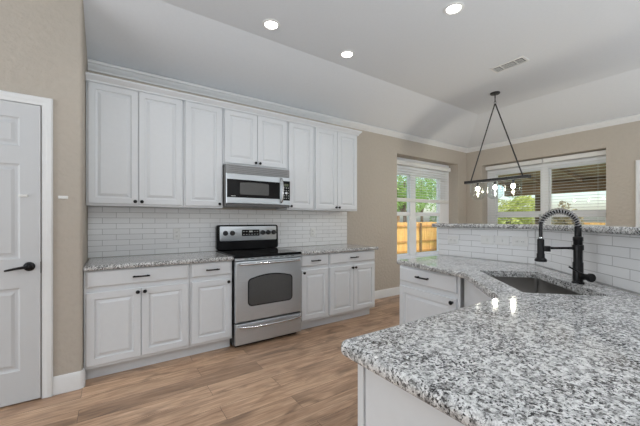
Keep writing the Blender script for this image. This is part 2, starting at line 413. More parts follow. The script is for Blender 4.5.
# frame of the leaf as stiles and rails around six raised panels
def leaf_grid(mb, xs, zs, holes, y0, y1):
    for i in range(len(xs) - 1):
        for j in range(len(zs) - 1):
            if (i, j) in holes:
                mb.panel(xs[i], xs[i + 1], zs[j], zs[j + 1], [(0, y0), (0, y1), (.006, y1 + .006), (.014, y1 + .010), (.028, y1 + .010), (.045, y1 + .003), (.05, y1 + .003)])
            else: mb.box(xs[i], xs[i + 1], y1, y0, zs[j], zs[j + 1])
xs = [x0, x0 + st, x0 + st + pw, x0 + st + pw + mid, x1 - st, x1]
zz = [.012, .23, .80, 1.00, 1.655, 1.775, 1.975, DZ]
leaf_grid(leaf, xs, zz, {(1, 1), (3, 1), (1, 3), (3, 3), (1, 5), (3, 5)}, -.001, yf)
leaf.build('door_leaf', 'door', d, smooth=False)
cas = MB(); cx = DX1 + .60
prof = [(0, -.001), (0, -.016), (.004, -.019), (.022, -.020), (.030, -.024), (.052, -.024), (.060, -.019), (.060, -.001)]
def casing(xa, xb, ztop):
    mb = MB(); L = []
    for x, z, sx, sz in ((xa, 0.001, -1, 0), (xa, ztop, -1, 1), (xb, ztop, 1, 1), (xb, 0.001, 1, 0)):
        L.append([(x + sx * u, y, z + sz * u) for u, y in prof])
    return mb.rings(L)
casing(x0 - .004, x1 + .006, DZ + .006).build('door_casing', 'trim', d, ang=25)
hx, hz = -.293 + .60, .945
kn = MB(); kn.lathe([(.030, .022), (.032, .026), (.030, .031), (.018, .034), (.012, .040), (.012, .062), (.014, .068), (.001, .070)], (hx, 0, hz), '-y')
kn.tube([(hx, -.060, hz), (hx - .03, -.062, hz - .002), (hx - .07, -.060, hz - .008), (hx - .105, -.058, hz - .015), (hx - .118, -.056, hz - .018)], [.010, .010, .008, .007, .006], 10)
h = kn.build('door_handle', 'black', d); h['label'] = 'black lever handle on round rose'
MB().box(x1 - .001, x1 + .004, -.0232, -.016, hz - .05, hz + .03).build('strike_plate', 'vent_dark', d)
s = MB().box(-.345 + .60, -.30 + .60, -.036, -.0225, 1.428, 1.446).build('sensor', 'plate', d, .003)
w_ = MB().box(-.028, .028, -.014, -.0005, -.011, .011); o = w_.build('door_contact', 'plate', None, .003); o.location = (-.112, -.66, 1.435)
tag(o, 'small white plastic door contact on the beige wall beside the door casing', 'sensor')

# far white door casing on the window wall, at the right edge
d2 = bpy.data.objects.new('door_2', None); COL.objects.link(d2); d2.location = (XW, -2.483, 0); d2.rotation_euler = (0, 0, R(-90)); struct(d2)
casing(.085, .90, 2.055).build('door_casing', 'trim', d2, ang=25)
lf = MB(); xs = [.09, .20, .79, .895]; zz = [.012, .25, .95, 1.10, 1.93, 2.05]
leaf_grid(lf, xs, zz, {(1, 1), (1, 3)}, -.001, -.022); lf.build('door_leaf', 'door', d2, smooth=False)
k2 = MB(); k2.lathe([(.030, .022), (.032, .030), (.018, .034), (.014, .06), (.028, .068), (.028, .082), (.001, .088)], (.15, 0, 1.0), '-y')
k2.build('door_handle', 'black', d2)
k3 = MB(); k3.lathe([(.028, .022), (.030, .040), (.001, .044)], (.15, 0, 1.19), '-y'); k3.build('deadbolt', 'black', d2)

# ---------------------------------------------------------------- windows
def window(name, units, x0, x1, z0, z1, meet, head, loc, rz):
    r = bpy.data.objects.new(name, None); COL.objects.link(r); r.location = loc; r.rotation_euler = (0, 0, rz); struct(r)
    Y0, Y1 = .205, .275
    fr = MB(); edges = [x0] + [v for u in units for v in u] + [x1]
    gz0, gz1 = z0 + .04, head; mh = .055 if rz else .035
    fr.box(x0, x1, Y0, Y1, z0, gz0).box(x0, x1, Y0, Y1, gz1, z1)
    for i in range(0, len(edges), 2): fr.box(edges[i], edges[i + 1], Y0, Y1, gz0, gz1)
    fr.build('window_frame', 'vinyl', r, .004)
    for a, b in units:
        up = MB(); up.box(a, b, Y0 + .04, Y0 + .065, meet - .02, meet + mh).box(a, a + .022, Y0 + .04, Y0 + .065, meet, gz1).box(b - .022, b, Y0 + .04, Y0 + .065, meet, gz1).box(a, b, Y0 + .04, Y0 + .065, gz1 - .025, gz1)
        u = up.build('upper_sash', 'vinyl', r, .002)
        MB().box(a + .021, b - .021, Y0 + .050, Y0 + .054, meet + .02, gz1 - .02).build('pane', 'glass', u, smooth=False)
        lo = MB(); lo.box(a, b, Y0 + .005, Y0 + .035, meet - mh, meet + mh * .8).box(a, a + .026, Y0 + .005, Y0 + .035, gz0, meet).box(b - .026, b, Y0 + .005, Y0 + .035, gz0, meet).box(a, b, Y0 + .005, Y0 + .035, gz0, gz0 + .045)
        u = lo.build('lower_sash', 'vinyl', r, .002)
        MB().box(a + .025, b - .025, Y0 + .016, Y0 + .020, gz0 + .04, meet - mh + .005).build('pane', 'glass', u, smooth=False)
    MB().box(x0 + .002, x1 - .002, -.02, Y0, z0, z0 + .02).build('window_sill', 'vinyl', r, .005)
    return r
window('window_1', [(4.29, 4.80), (4.955, 5.70)], A0, A1, AZ0, AZ1, 1.385, 2.12, (0, 0, 0), 0)
window('window_2', [(.48, 1.265), (1.385, 2.16)], B0, B1, BZ0, BZ1, 1.375, 2.185, (XW, 0, 0), R(-90))

def blind(label, x0, x1, ztop, zbot, loc, rz, pitch=.0485, y=.168, valance=True, tilt=4):
    r = thing('window_blind', label, 'blind', loc, rz, None)
    v = MB(); v.panel(x0, x1, ztop - .075, ztop, [(0, y + .03), (0, y - .058), (.006, y - .064), (.014, y - .060), (.018, y - .060)]); v.build('valance', 'slat', r)
    s = MB(); n = int((ztop - .10 - zbot) / pitch); ct, sn = cos(R(tilt)), sin(R(tilt))
    for i in range(n):
        z = zbot + .03 + pitch * (i + .6); L = []
        if z > ztop - .09: break
        for x in (x0 + .012, x1 - .012):
            L.append([(x, y + a * ct, z + a * sn + b + .003 * (1 - (a / .025) ** 2)) for a, b in ((-.025, 0), (-.012, 0), (0, 0), (.012, 0), (.025, 0), (.025, .0026), (0, .0026), (-.025, .0026))])
        s.rings(L)
    s.build('slats', 'slat', r, ang=50)
    b = MB(); b.box(x0 + .01, x1 - .01, y - .027, y + .027, zbot, zbot + .022); b.build('bottom_rail', 'slat', r, .003)
    for f in (.14, .86) if x1 - x0 < 1.2 else (.1, .5, .9):
        xx = x0 + (x1 - x0) * f; cset = MB()
        for yy in (y - .0275, y + .0275): cset.tube([(xx, yy, zbot + .02), (xx, yy, ztop - .075)], .0011, 5)
        cset.box(xx - .001, xx + .001, y - .0275, y + .0275, zbot + .022, zbot + .024); cset.build('ladder_cord', 'slat', r)
    return r
bl = blind('white slatted blind drawn halfway down the tall window with the fence outside', A0 + .012, A1 - .085, AZ1 - .075, 1.605, (0, 0, 0), 0)
# the stacked lower slats make a deep bottom rail
st_ = MB().box(A0 + .022, A1 - .097, .141, .195, 1.628, 1.668); st_.build('stacked_slats', 'slat', bl, .003)
blind('white slatted blind let down over the left half of the wide window behind the bar', B0 + .012, 1.325 - .006, BZ1 - .015, .64, (XW, 0, 0), R(-90))
blind('white slatted blind let down over the right half of the wide window behind the bar', 1.325 + .006, B1 - .012, BZ1 - .015, .64, (XW, 0, 0), R(-90))

# ---------------------------------------------------------------- cabinets
def raised(y, t=.019):   # door profile, y = carcass front
    f = y - t
    return [(0, y - .0005), (0, f + .003), (.003, f), (.052, f), (.054, f + .009), (.060, f + .011), (.066, f + .011), (.088, f + .002), (.094, f + .002)]
def slabfront(y, t=.019):
    f = y - t
    return [(0, y - .0005), (0, f + .006), (.004, f + .004), (.010, f), (.014, f)]
def knob(parent, x, y, z):
    k = MB(); k.lathe([(.009, 0), (.006, .004), (.006, .012), (.014, .018), (.0155, .022), (.013, .027), (.006, .030), (.001, .0305)], (x, y, z), '-y', 16)
    o = k.build('knob', 'black', parent); return o
def pull(parent, x, y, z, w=.096):
    k = MB()
    for s_ in (-1, 1): k.tube([(x + s_ * w / 2, y, z), (x + s_ * w / 2, y - .022, z)], [.007, .0055], 10)
    k.tube([(x - w / 2 - .014, y - .024, z), (x - w / 2, y - .026, z), (x, y - .030, z), (x + w / 2, y - .026, z), (x + w / 2 + .014, y - .024, z)], [.0065, .007, .0062, .007, .0065], 10)
    return k.build('pull_handle', 'black', parent)
def front_door(root, x0, x1, z0, z1, y, knob_x, knob_z):
    mb = MB(); mb.panel(x0, x1, z0, z1, raised(y)); d = mb.build('cabinet_door', 'cabinet', root, ang=20)
    knob(d, knob_x, y - .019, knob_z); return d
def base_cabinet(name, label, loc, w, doors, depth=.60, rz=0, right_end=False, hinge='l', group='white base cabinets'):
    r = thing(name, label, 'cabinet', loc, rz, group); y = -depth
    c = MB().box(.001, w - .001, y, -.010, .105, .874); c.build('carcass', 'cabinet', r, .0015)
    MB().box(.001, w - (.03 if right_end else .001), y + .07, -.010, .001, .104).build('toe_kick', 'cabinet', r)
    m = .016
    dr = MB(); dr.panel(m, w - m, .742, .866, slabfront(y)); d_ = dr.build('drawer', 'cabinet', r, ang=20); pull(d_, w / 2, y - .019, .802)
    if doors == 2:
        front_door(r, m, w / 2 - .003, .132, .700, y, w / 2 - .026, .672); front_door(r, w / 2 + .003, w - m, .132, .700, y, w / 2 + .026, .672)
    else:
        front_door(r, m, w - m, .132, .700, y, (w - m - .028) if hinge == 'l' else (m + .028), .672)
    return r
base_cabinet('base_cabinet', 'wide white two-door base cabinet at the left end beside the beige wall', (0.003, 0, 0), .772, 2)
base_cabinet('base_cabinet', 'narrow white one-door base cabinet just left of the stainless range', (.775, 0, 0), .392, 1)
base_cabinet('base_cabinet', 'narrow white one-door base cabinet just right of the stainless range', (1.938, 0, 0), .397, 1, hinge='r')
base_cabinet('base_cabinet', 'wide white two-door base cabinet at the right end of the range wall', (2.336, 0, 0), .766, 2, right_end=True)

ZB, ZT = 1.395, 2.470
def upper_cabinet(label, x, w, zb, doors, hinge='l'):
    r = thing('wall_cabinet', label, 'cabinet', (x, 0, zb), 0, 'white wall cabinets'); h = ZT - zb
    MB().box(.001, w - .001, -.305, -.010, 0, h).build('carcass', 'cabinet', r, .0015)
    m = .016; z0, z1 = .018, h - .020
    if doors == 2:
        front_door(r, m, w / 2 - .003, z0, z1, -.305, w / 2 - .026, z0 + .024); front_door(r, w / 2 + .003, w - m, z0, z1, -.305, w / 2 + .026, z0 + .024)
    else: front_door(r, m, w - m, z0, z1, -.305, (w - m - .026) if hinge == 'l' else (m + .026), z0 + .024)
    return r
upper_cabinet('tall white two-door wall cabinet at the left end against the beige wall', .003, .772, ZB, 2)
upper_cabinet('tall white single-door wall cabinet just left of the microwave', .775, .390, ZB, 1)
upper_cabinet('short white two-door wall cabinet directly above the microwave', 1.166, .770, 1.866, 2)
upper_cabinet('tall white single-door wall cabinet just right of the microwave', 1.937, .384, ZB, 1, 'r')
upper_cabinet('tall white two-door wall cabinet at the right end of the row', 2.322, .726, ZB, 2)
corn = [(.0005, 2.450), (.008, 2.450), (.010, 2.464), (.022, 2.476), (.036, 2.492), (.040, 2.496), (.040, 2.510), (.0005, 2.510)]
cm_ = extrude_profile('cornice_moulding', [(.003, -.3245), (3.0485, -.3245), (3.0485, -.010)], corn, 'cabinet')
tag(cm_, 'white cornice moulding along the tops of the wall cabinets', 'moulding')

# backsplash and plates
bs = MB().box(0, 3.105, -.008, -.0005, 0, 1.393 - .9155).build('tile_backsplash', 'tile', None); bs.location = (.002, 0, .9155)
tag(bs, 'white subway tile backsplash behind the range between counters and wall cabinets', 'backsplash')
def plate(name, label, loc, rz, kind, horiz=False, w=.075, h=.118, cat='outlet'):
    r = thing(name, label, cat, loc, rz, None)
    if horiz: w, h = h, w
    mb = MB(); mb.panel(-w / 2, w / 2, -h / 2, h / 2, [(0, -.0005), (0, -.004), (.004, -.007), (.008, -.007)]); mb.build('cover_plate', 'plate', r, ang=25)
    if kind == 'outlet':
        for s_ in (-1, 1):
            a, b = (0, s_ * .021) if not horiz else (s_ * .021, 0)
            q = MB(); q.lathe([(.0165, .0072), (.0165, .0085), (.015, .0095)], (a, 0, b), '-y', 16); f = q.build('socket', 'plate', r)
            sl = MB(); sl.box(a - .007, a - .0045, -.0099, -.0096, b - .005, b + .005).box(a + .0045, a + .007, -.0099, -.0096, b - .005, b + .005); sl.build('slot', 'grey', f)
    else:
        q = MB().box(-.005, .005, -.017, -.0072, -.011, .011); q.build('toggle', 'plate', r, .002)
    return r
plate('outlet', 'white outlet plate on the tile above the counter left of the range', (.765, -.008, 1.12), 0, 'outlet')
plate('outlet', 'white outlet plate on the tile above the counter right of the range', (2.50, -.008, 1.10), 0, 'outlet')

# countertops on the range wall
ct = slab('countertop', [(.003, -.645), (1.168, -.645), (1.168, -.003), (.003, -.003)], .876, .914, 'granite'); tag(ct, 'speckled grey granite countertop left of the range', 'countertop')
ct = slab('countertop', rounded([(1.936, -.645, 0), (3.135, -.645, .012), (3.135, -.003, 0), (1.936, -.003, 0)]), .876, .914, 'granite'); tag(ct, 'speckled grey granite countertop right of the range', 'countertop')

# ---------------------------------------------------------------- range
def rrect(x0, x1, z0, z1, r, y, n=5, arch=0):
    out = []
    for cx, cz, a in ((x1 - r, z0 + r, -90), (x1 - r, z1 - r, 0), (x0 + r, z1 - r, 90), (x0 + r, z0 + r, 180)):
        for i in range(n + 1):
            t = R(a + 90 * i / n); out.append((cx + r * cos(t), y, cz + r * sin(t)))
        if a == 0 and arch:
            for i in range(1, 8):
                x = x1 - r + (x0 + r - x1 + r) * i / 8; out.append((x, y, z1 + arch * (1 - (2 * (i / 8) - 1) ** 2)))
    return out
rg = thing('electric_range', 'stainless electric range with black glass cooktop between the base cabinets', 'stove', (1.1735, 0, 0)); w = .756
MB().box(.004, w - .004, -.625, -.012, .025, .893).build('body', 'blackplastic', rg, .003)
MB().box(.03, w - .03, -.59, -.05, .001, .024).build('base', 'blackplastic', rg)
ctp = MB(); ctp.rings([[(x, y, z) for x, y in rounded([(i, -.665 + i, .012), (w - i, -.665 + i, .012), (w - i, -.012, 0), (i, -.012, 0)], 4)] for i, z in ((.003, .894), (0, .898), (0, .916), (.005, .921))])
ctop = ctp.build('cooktop', 'blackglass', rg)
for bx, by, br in ((.19, -.20, .075), (.56, -.20, .10), (.19, -.47, .105), (.56, -.47, .08)):
    rn = MB(); rn.rings([[(bx + rr * cos(2 * pi * q / 32), by + rr * sin(2 * pi * q / 32), z) for q in range(32)] for rr, z in ((br - .004, .9212), (br - .004, .9216), (br, .9216), (br, .9212))], False, False)
    rn.build('burner_ring', 'burner', ctop)
# vent strip under the cooktop
MB().box(.006, w - .006, -.655, -.626, .866, .892).build('front_trim', 'steel', rg, .003)
for i in range(9): MB().box(.10 + i * .065, .10 + i * .065 + .04, -.6562, -.6552, .879, .885).build('vent_slot', 'blackplastic', rg)
od = MB(); od.panel(.006, w - .006, .262, .860, [(0, -.627), (0, -.657), (.004, -.664), (.012, -.667), (.014, -.667)])
door = od.build('oven_door', 'steel', rg, ang=25)
wf = MB(); wf.rings([rrect(.130, .634, .408, .690, .045, -.6672, arch=.030), rrect(.130, .634, .408, .690, .045, -.6705, arch=.030), rrect(.137, .627, .415, .683, .040, -.6705, arch=.030)])
wf.build('oven_window', 'blackglass', door)
wi = MB(); wi.rings([rrect(.141, .623, .419, .679, .036, -.6707, arch=.029), rrect(.141, .623, .419, .679, .036, -.6711, arch=.029)]); wi.build('window_screen', 'window_mesh', door)
def bow(x0, x1, z, y, sag=.0, r=.011, dz=.0):
    k = MB(); n = 12; pts = []
    pts.append((x0, y, z - dz)); pts.append((x0 + .004, y - .026, z - dz))
    for i in range(1, n): t = i / n; pts.append((x0 + (x1 - x0) * t, y - .036 - .012 * sin(pi * t), z - dz + dz * min(1, sin(pi * t) * 1.6)))
    pts.append((x1 - .004, y - .026, z - dz)); pts.append((x1, y, z - dz))
    return k.tube(pts, r, 12)
bow(.045, w - .045, .836, -.667, r=.0125).build('door_handle', 'chrome', door)
dw = MB(); dw.panel(.006, w - .006, .040, .248, [(0, -.627), (0, -.657), (.004, -.664), (.012, -.667), (.014, -.667)]); dwr = dw.build('storage_drawer', 'steel', rg, ang=25)
bow(.035, w - .035, .210, -.667, r=.0115, dz=-.012).build('drawer_handle', 'chrome', dwr)
bg = MB(); L = []
pr = [(.0, .922), (.0, 1.185)]
bgl = []
for y_, ins in ((-.012, 0), (-.070, 0), (-.078, .006)):
    bgl.append([(x, y_ + (0 if y_ == -.012 else .012 * (z - .92) / .29), z) for x, _, z in rrect(-.003 + ins, w + .006 - ins, .9225 + ins, 1.212 - ins, .03, 0)])
bg.rings(bgl); bgo = bg.build('backguard', 'blackglass', rg)
def on_guard(x, z, off=0): return (x, -.078 + .012 * (z - .92) / .29 - off, z)
pn = MB(); pn.rings([[on_guard(x, z, .0004) for x, _, z in rrect(.028, w - .022, 1.028, 1.196, .012, 0)], [on_guard(x, z, .004) for x, _, z in rrect(.028, w - .022, 1.028, 1.196, .012, 0)], [on_guard(x, z, .006) for x, _, z in rrect(.032, w - .026, 1.032, 1.192, .010, 0)]])
cp = pn.build('control_panel', 'steel', bgo)
ds = MB(); ds.rings([[on_guard(x, z, .0062) for x, _, z in rrect(.285, .505, 1.080, 1.155, .008, 0)], [on_guard(x, z, .0085) for x, _, z in rrect(.285, .505, 1.080, 1.155, .008, 0)]]); ds.build('display', 'blackglass', bgo)
tx = MB()
for i in range(6):
    for j in range(2):
        xx = .30 + i * .034; zz_ = 1.096 + j * .034
        if 2 <= i <= 3 and j: continue
        y_ = on_guard(xx, zz_, .0087)[1]; tx.box(xx, xx + .018, y_ - .0006, y_, zz_, zz_ + .006)
tx.box(.372, .418, on_guard(0, 1.13, .0095)[1], on_guard(0, 1.13, .0087)[1], 1.124, 1.142)
tx.build('display_marks', 'ledtext', bgo)
for kx in (.092, .172, .550, .622, .696):
    k = MB(); kr = .020 if kx == .555 else .027
    p = on_guard(kx, 1.118, .0062); k.lathe([(kr * 1.08, 0), (kr * 1.08, .004), (kr, .006), (kr * .9, .024), (kr * .75, .027), (.001, .0275)], p, '-y', 20)
    k.box(kx - .003, kx + .003, p[1] - .031, p[1] - .024, 1.118 - kr * .8, 1.118 + kr * .8); k.build('control_knob', 'blackplastic', bgo)

# ---------------------------------------------------------------- microwave
mw = thing('microwave', 'stainless over-the-range microwave under the short wall cabinet', 'microwave', (1.172, 0, 1.405)); w = .756; h = .454; yf = -.375
MB().box(.003, w - .003, yf, -.010, .012, h).build('body', 'grey', mw, .003)
vg = MB().box(.003, w - .003, yf - .012, yf - .0005, .362, h - .002).build('vent_grille', 'dsteel', mw, .003)
ls = MB()
for i in range(4): ls.box(.03, w - .03, yf - .0132, yf - .0118, .378 + i * .019, .382 + i * .019)
ls.build('grille_slots', 'vent_dark', vg)
dp = MB(); dl = []
for y_, i in ((yf - .0005, 0), (yf - .022, 0), (yf - .028, .006), (yf - .028, .008)): dl.append([(i, y_, .040 + i), (.620 - i * 0, y_, .040 + i), (.620 - i * 0, y_, .358 - i), (i, y_, .358 - i)])
dp.rings(dl); mdoor = dp.build('microwave_door', 'steel', mw, ang=25)
bk = MB().box(.006, .617, yf - .031, yf - .0282, .104, .296).build('door_glass', 'blackglass', mdoor, .002)
ww = MB(); ww.rings([rrect(.145, .480, .138, .264, .012, yf - .0312, arch=.008), rrect(.145, .480, .138, .264, .012, yf - .0318, arch=.008)]); ww.build('door_window', 'window_mesh', mdoor)
hd = MB(); n = 10
hd.tube([(.636, yf - .03, .070), (.636, yf - .045, .074)] + [(.636, yf - .052 - .020 * sin(pi * i / n), .078 + (.33 - .078) * i / n) for i in range(n + 1)] + [(.636, yf - .045, .334), (.636, yf - .03, .338)], .011, 12)
hd.build('door_handle', 'chrome', mdoor)
cpm = MB().box(.622, .753, yf - .026, yf - .0005, .040, .358).build('control_panel', 'steel', mw, .003)
cb = MB().box(.650, .750, yf - .029, yf - .0262, .092, .318).build('keypad', 'blackglass', mw, .002)
MB().box(.672, .730, yf - .0300, yf - .0292, .256, .284).build('display', 'lcd', mw)
kb = MB(); kb.lathe([(.017, .0292), (.017, .036), (.013, .038)], (.701, yf, .178), '-y', 20); kb.build('dial', 'chrome', mw)
ks = MB()
for i in range(3):
    for j in range(5):
        if (i, j) in ((1, 2),) : continue
        ks.lathe([(.0055, .0292), (.0055, .0302)], (.701 + (i - 1) * .028, yf, .178 + (j - 2) * .030), '-y', 10)
ks.build('keys', 'ledtext', mw)
MB().box(.003, w - .003, yf - .018, yf - .0005, .014, .038).build('bottom_vent', 'vent_dark', mw, .003)
MB().box(.40, .66, -.28, -.12, .002, .0115).build('task_lamp', 'grey', mw)
lg = MB().box(.050, .098, yf - .0320, yf - .0312, .116, .122); lg.build('maker_mark', 'ledtext', mdoor)

# ---------------------------------------------------------------- the bar: half wall, tile, ledge, peninsula
K = 5.51            # x - y on the angled face
TX = 2.975; YE = -1.655; kx = TX; ky = TX - K; xe = 1.97; ye = xe - K
t = .14
back = [(TX + t, YE), (TX + t, ky - t * math.tan(R(22.5)) ), (xe + t / math.sqrt(2) , ye - t / math.sqrt(2))]
hw = [(TX + .0085, YE), (TX + .0085, ky - .0035), (xe + .006, ye - .006)]
poly = [hw[0], hw[1], hw[2], back[2], back[1], back[0]]
mb = MB(); mb.rings([[(x, y, 0) for x, y in poly], [(x, y, 1.196) for x, y in poly]]); o = mb.build('wall_bar', 'trim', smooth=False); struct(o)
b1 = MB().box(0, (YE - ky) - .0035, 0, .008, 0, 1.1945 - .9155).build('tile_backsplash', 'tile_bar'); b1.location = (TX, YE, .9155); b1.rotation_euler = (0, 0, R(-90))
tag(b1, 'white subway tile on the straight part of the bar wall with switches and outlets', 'backsplash')
b2 = MB().box(.0035, 1.40, 0, .008, 0, 1.1945 - .9155).build('tile_backsplash', 'tile_bar'); b2.location = (TX, ky, .9155); b2.rotation_euler = (0, 0, R(-135))
tag(b2, 'white subway tile on the angled bar wall behind the faucet', 'backsplash')
of = .048; ob = .30; tq = math.tan(R(22.5))
ledge = [(TX - of, YE + .05), (TX - of, ky + of * tq), (xe - of / math.sqrt(2), ye + of / math.sqrt(2)), (xe + ob / math.sqrt(2), ye - ob / math.sqrt(2)), (TX + ob, ky - ob * tq), (TX + ob, YE + .05)]
ledge = [(x, y, .012 if i in (0, 5) else 0) for i, (x, y) in enumerate(ledge)][::-1]
def ccw(p):
    a = sum(p[i][0] * p[(i + 1) % len(p)][1] - p[(i + 1) % len(p)][0] * p[i][1] for i in range(len(p))); return p if a > 0 else p[::-1]
lo = slab('bar_ledge', rounded(ccw(ledge)), 1.1975, 1.2345, 'granite'); tag(lo, 'raised granite bar top running along the tiled half wall', 'countertop')
for nm, lb, yy, zz_, kd, ww_ in (('outlet', 'white horizontal outlet plate near the free end of the bar wall', -1.822, 1.075, 'outlet', .115),
                            ('light_switch', 'left white switch plate of the pair on the bar tile', -2.158, 1.092, 'switch', .118),
                            ('light_switch', 'right white switch plate of the pair on the bar tile, next to the outlet', -2.285, 1.092, 'switch', .118),
                            ('outlet', 'white horizontal outlet plate beside the switches on the bar tile nearest the faucet', -2.425, 1.092, 'outlet', .125)):
    plate(nm, lb, (TX, yy, zz_), R(-90), kd, True, .078, ww_, 'switch' if kd == 'switch' else 'outlet')

# sink geometry on the diagonal
dg = Vector((-1, -1)).normalized(); dn = Vector((-1, 1)).normalized()   # along the sink, and towards the diagonal front
def dp2(s, n): q = Vector((2.578, -2.692)) + dg * s + dn * n; return (q.x, q.y)   # n = 0 on the sink's rear edge (x - y = 5.27)
SW, SD = .685, .365
hole = rounded([(*dp2(0, 0), .018), (*dp2(0, SD), .018), (*dp2(SW, SD), .018), (*dp2(SW, 0), .018)], 4)
E_ = .0015
pen = [(.722, -2.878, .03), (1.655, -2.885, .06), (2.145, -2.425, .05), (2.295, -1.697, .02), (TX - E_, -1.685, 0), (TX - E_, ky + .002, 0), (xe - .002, ye + .002 * 0 - .0, 0), (1.90, -3.56, 0), (.722, -3.56, .03)]
po = slab('countertop', rounded(ccw(pen)), .874, .914, 'granite', hole=ccw(hole)); tag(po, 'large speckled granite peninsula countertop with the undermount sink in the foreground', 'countertop')

sk = thing('kitchen_sink', 'stainless undermount sink set diagonally in the granite peninsula', 'sink', (*dp2(SW / 2, SD / 2), .68), R(45))
bs_ = MB(); zt = .8735 - .68; a, b = SW / 2 + .004, SD / 2 + .004
def rl(a, b, r, z): return [(x, y, z) for x, y in rounded([(-a, -b, r), (a, -b, r), (a, b, r), (-a, b, r)], 5)]
bs_.rings([rl(a + .02, b + .02, .03, zt - .002), rl(a + .02, b + .02, .03, zt), rl(a, b, .02, zt), rl(a - .002, b - .002, .02, .02), rl(a - .012, b - .012, .02, .006), rl(a - .03, b - .03, .02, .001)], False, True)
bs_.rings([rl(a + .02, b + .02, .03, zt - .002), rl(a + .003, b + .003, .02, zt - .004), rl(a + .001, b + .001, .02, .018), rl(a - .028, b - .028, .02, -.003)], False, True)
bs_.build('basin', 'sink', sk)
dr_ = MB(); dr_.lathe([(.045, .0015), (.045, .003), (.036, .004), (.030, .0025), (.001, .002)], (.0, .05, 0)); dr_.build('drain', 'chrome', sk)

# faucet (local +x points out over the sink)
FX, FY = 2.346, -2.985
fc = thing('kitchen_faucet', 'matte black spring pull-down faucet behind the sink', 'faucet', (FX, FY, .9142), R(135))
fb = MB(); fb.lathe([(.030, 0), (.030, .006), (.026, .010)], n=28); fb.build('base_flange', 'black', fc)
cl = MB(); cl.lathe([(.0245, .010), (.0245, .115), (.0215, .120), (.0215, .235), (.0235, .238), (.0235, .258), (.0165, .262), (.0165, .325), (.013, .330)], n=24); cl.build('column', 'black', fc)
path = [(0, 0, .325)]
def arcp(u):   # u 0..1 over the hose: up from the column, over, down to the spray head
    a = pi * u; return (.094 - .094 * cos(a), 0, .312 + .092 * sin(a))
pts = [(0, 0, .30)] + [arcp(i / 24) for i in range(25)] + [(.188, 0, .27), (.188, 0, .215)]
hz_ = MB(); hz_.tube(pts, .0095, 10); hz_.build('hose', 'black', fc)
# spring: a helix round the hose
sp = MB(); P = [Vector(p) for p in [arcp(i / 60) for i in range(57)]]; L = 0; hp = []
turns = 19; N = turns * 10
for i in range(N + 1):
    u = i / N; f_ = u * (len(P) - 1); j = min(int(f_), len(P) - 2); p = P[j].lerp(P[j + 1], f_ - j); tt = (P[j + 1] - P[j]).normalized()
    s1 = Vector((0, 1, 0)); s2 = tt.cross(s1); th = 2 * pi * turns * u
    hp.append(p + (s1 * cos(th) + s2 * sin(th)) * .0155)
sp.tube(hp, .0030, 6); sp.build('spring', 'coil', fc)
hd = MB(); hd.lathe([(.0105, .250), (.0175, .242), (.0175, .165), (.020, .160), (.020, .140), (.030, .128), (.030, .118), (.026, .116)], (.188, 0, 0), n=22); hdo = hd.build('spray_head', 'black', fc)
rg_ = MB(); rg_.lathe([(.0125, .250), (.0125, .256), (.010, .2565)], (.188, 0, 0), n=18); rg_.build('collar', 'chrome', hdo)
am = MB(); am.tube([(0, 0, .197), (.165, 0, .193)], .0065, 10); am.lathe([(.0265, .185), (.0265, .212), (.0255, .214)], n=22); am.lathe([(.021, .175), (.021, .205), (.019, .206)], (.160, 0, 0), n=16)
am.build('holder_arm', 'black', fc)
e_w = Vector((-.43, -.90, 0)).normalized(); inv = Matrix.Rotation(R(-135), 3, 'Z'); e_l = inv @ e_w
lv = MB(); lv.lathe_dir([(.017, .018), (.017, .062), (.0235, .064), (.0235, .078), (.021, .081)], (0, 0, .042), e_l); 
up_w = Vector((-.27, .96, 0)); up_l = inv @ up_w; c0 = Vector((0, 0, .046)) + e_l * .050
lv.tube([c0, c0 + up_l * .045 + Vector((0, 0, .026)), c0 + up_l * .078 + Vector((0, 0, .046))], [.0055, .005, .0045], 10)
lv.build('lever_handle', 'black', fc)

# peninsula cabinets
rz = R(-90 - 5.3)
r = thing('base_cabinet', 'white one-drawer base cabinet at the bar end below the peninsula granite', 'cabinet', (2.87, -1.80, 0), rz, 'white base cabinets')
y = -.585; w = .605
MB().box(.001, w, y, -.010, .105, .872).build('carcass', 'cabinet', r, .0015)
MB().box(.001, w, y + .07, -.010, .001, .104).build('toe_kick', 'cabinet', r)
drw = MB(); drw.panel(.014, w - .022, .742, .862, slabfront(y)); dd = drw.build('drawer', 'cabinet', r, ang=20); pull(dd, w / 2 - .02, y - .019, .806)
front_door(r, .014, w - .022, .132, .700, y, w - .05, .672)
# diagonal sink front
sb = thing('sink_cabinet', 'plain white diagonal cabinet front below the sink', 'cabinet', (2.225, -2.366, 0), R(-135), 'white base cabinets')
MB().box(.004, .70, .014, .040, .105, .872).build('front_panel', 'cabinet', sb, .0015)
MB().box(.03, .58, .07, .085, .001, .104).build('toe_kick', 'cabinet', sb)
# foreground end
ec = thing('peninsula_cabinet', 'white cabinet end panel below the front corner of the granite peninsula', 'cabinet', (.768, -2.918, 0), 0, 'white base cabinets')
MB().box(.020, .80, -.55, 0, .105, .872).build('carcass', 'cabinet', ec, .0015)
MB().box(.020, .80, -.55, -.07, .001, .104).build('toe_kick', 'cabinet', ec)
MB().box(0, .0195, -.024, 0, .001, .872).build('corner_stile', 'cabinet', ec, .0015)
MB().box(.006, .0195, -.55, -.026, .001, .872).build('end_panel', 'cabinet', ec, .0015)

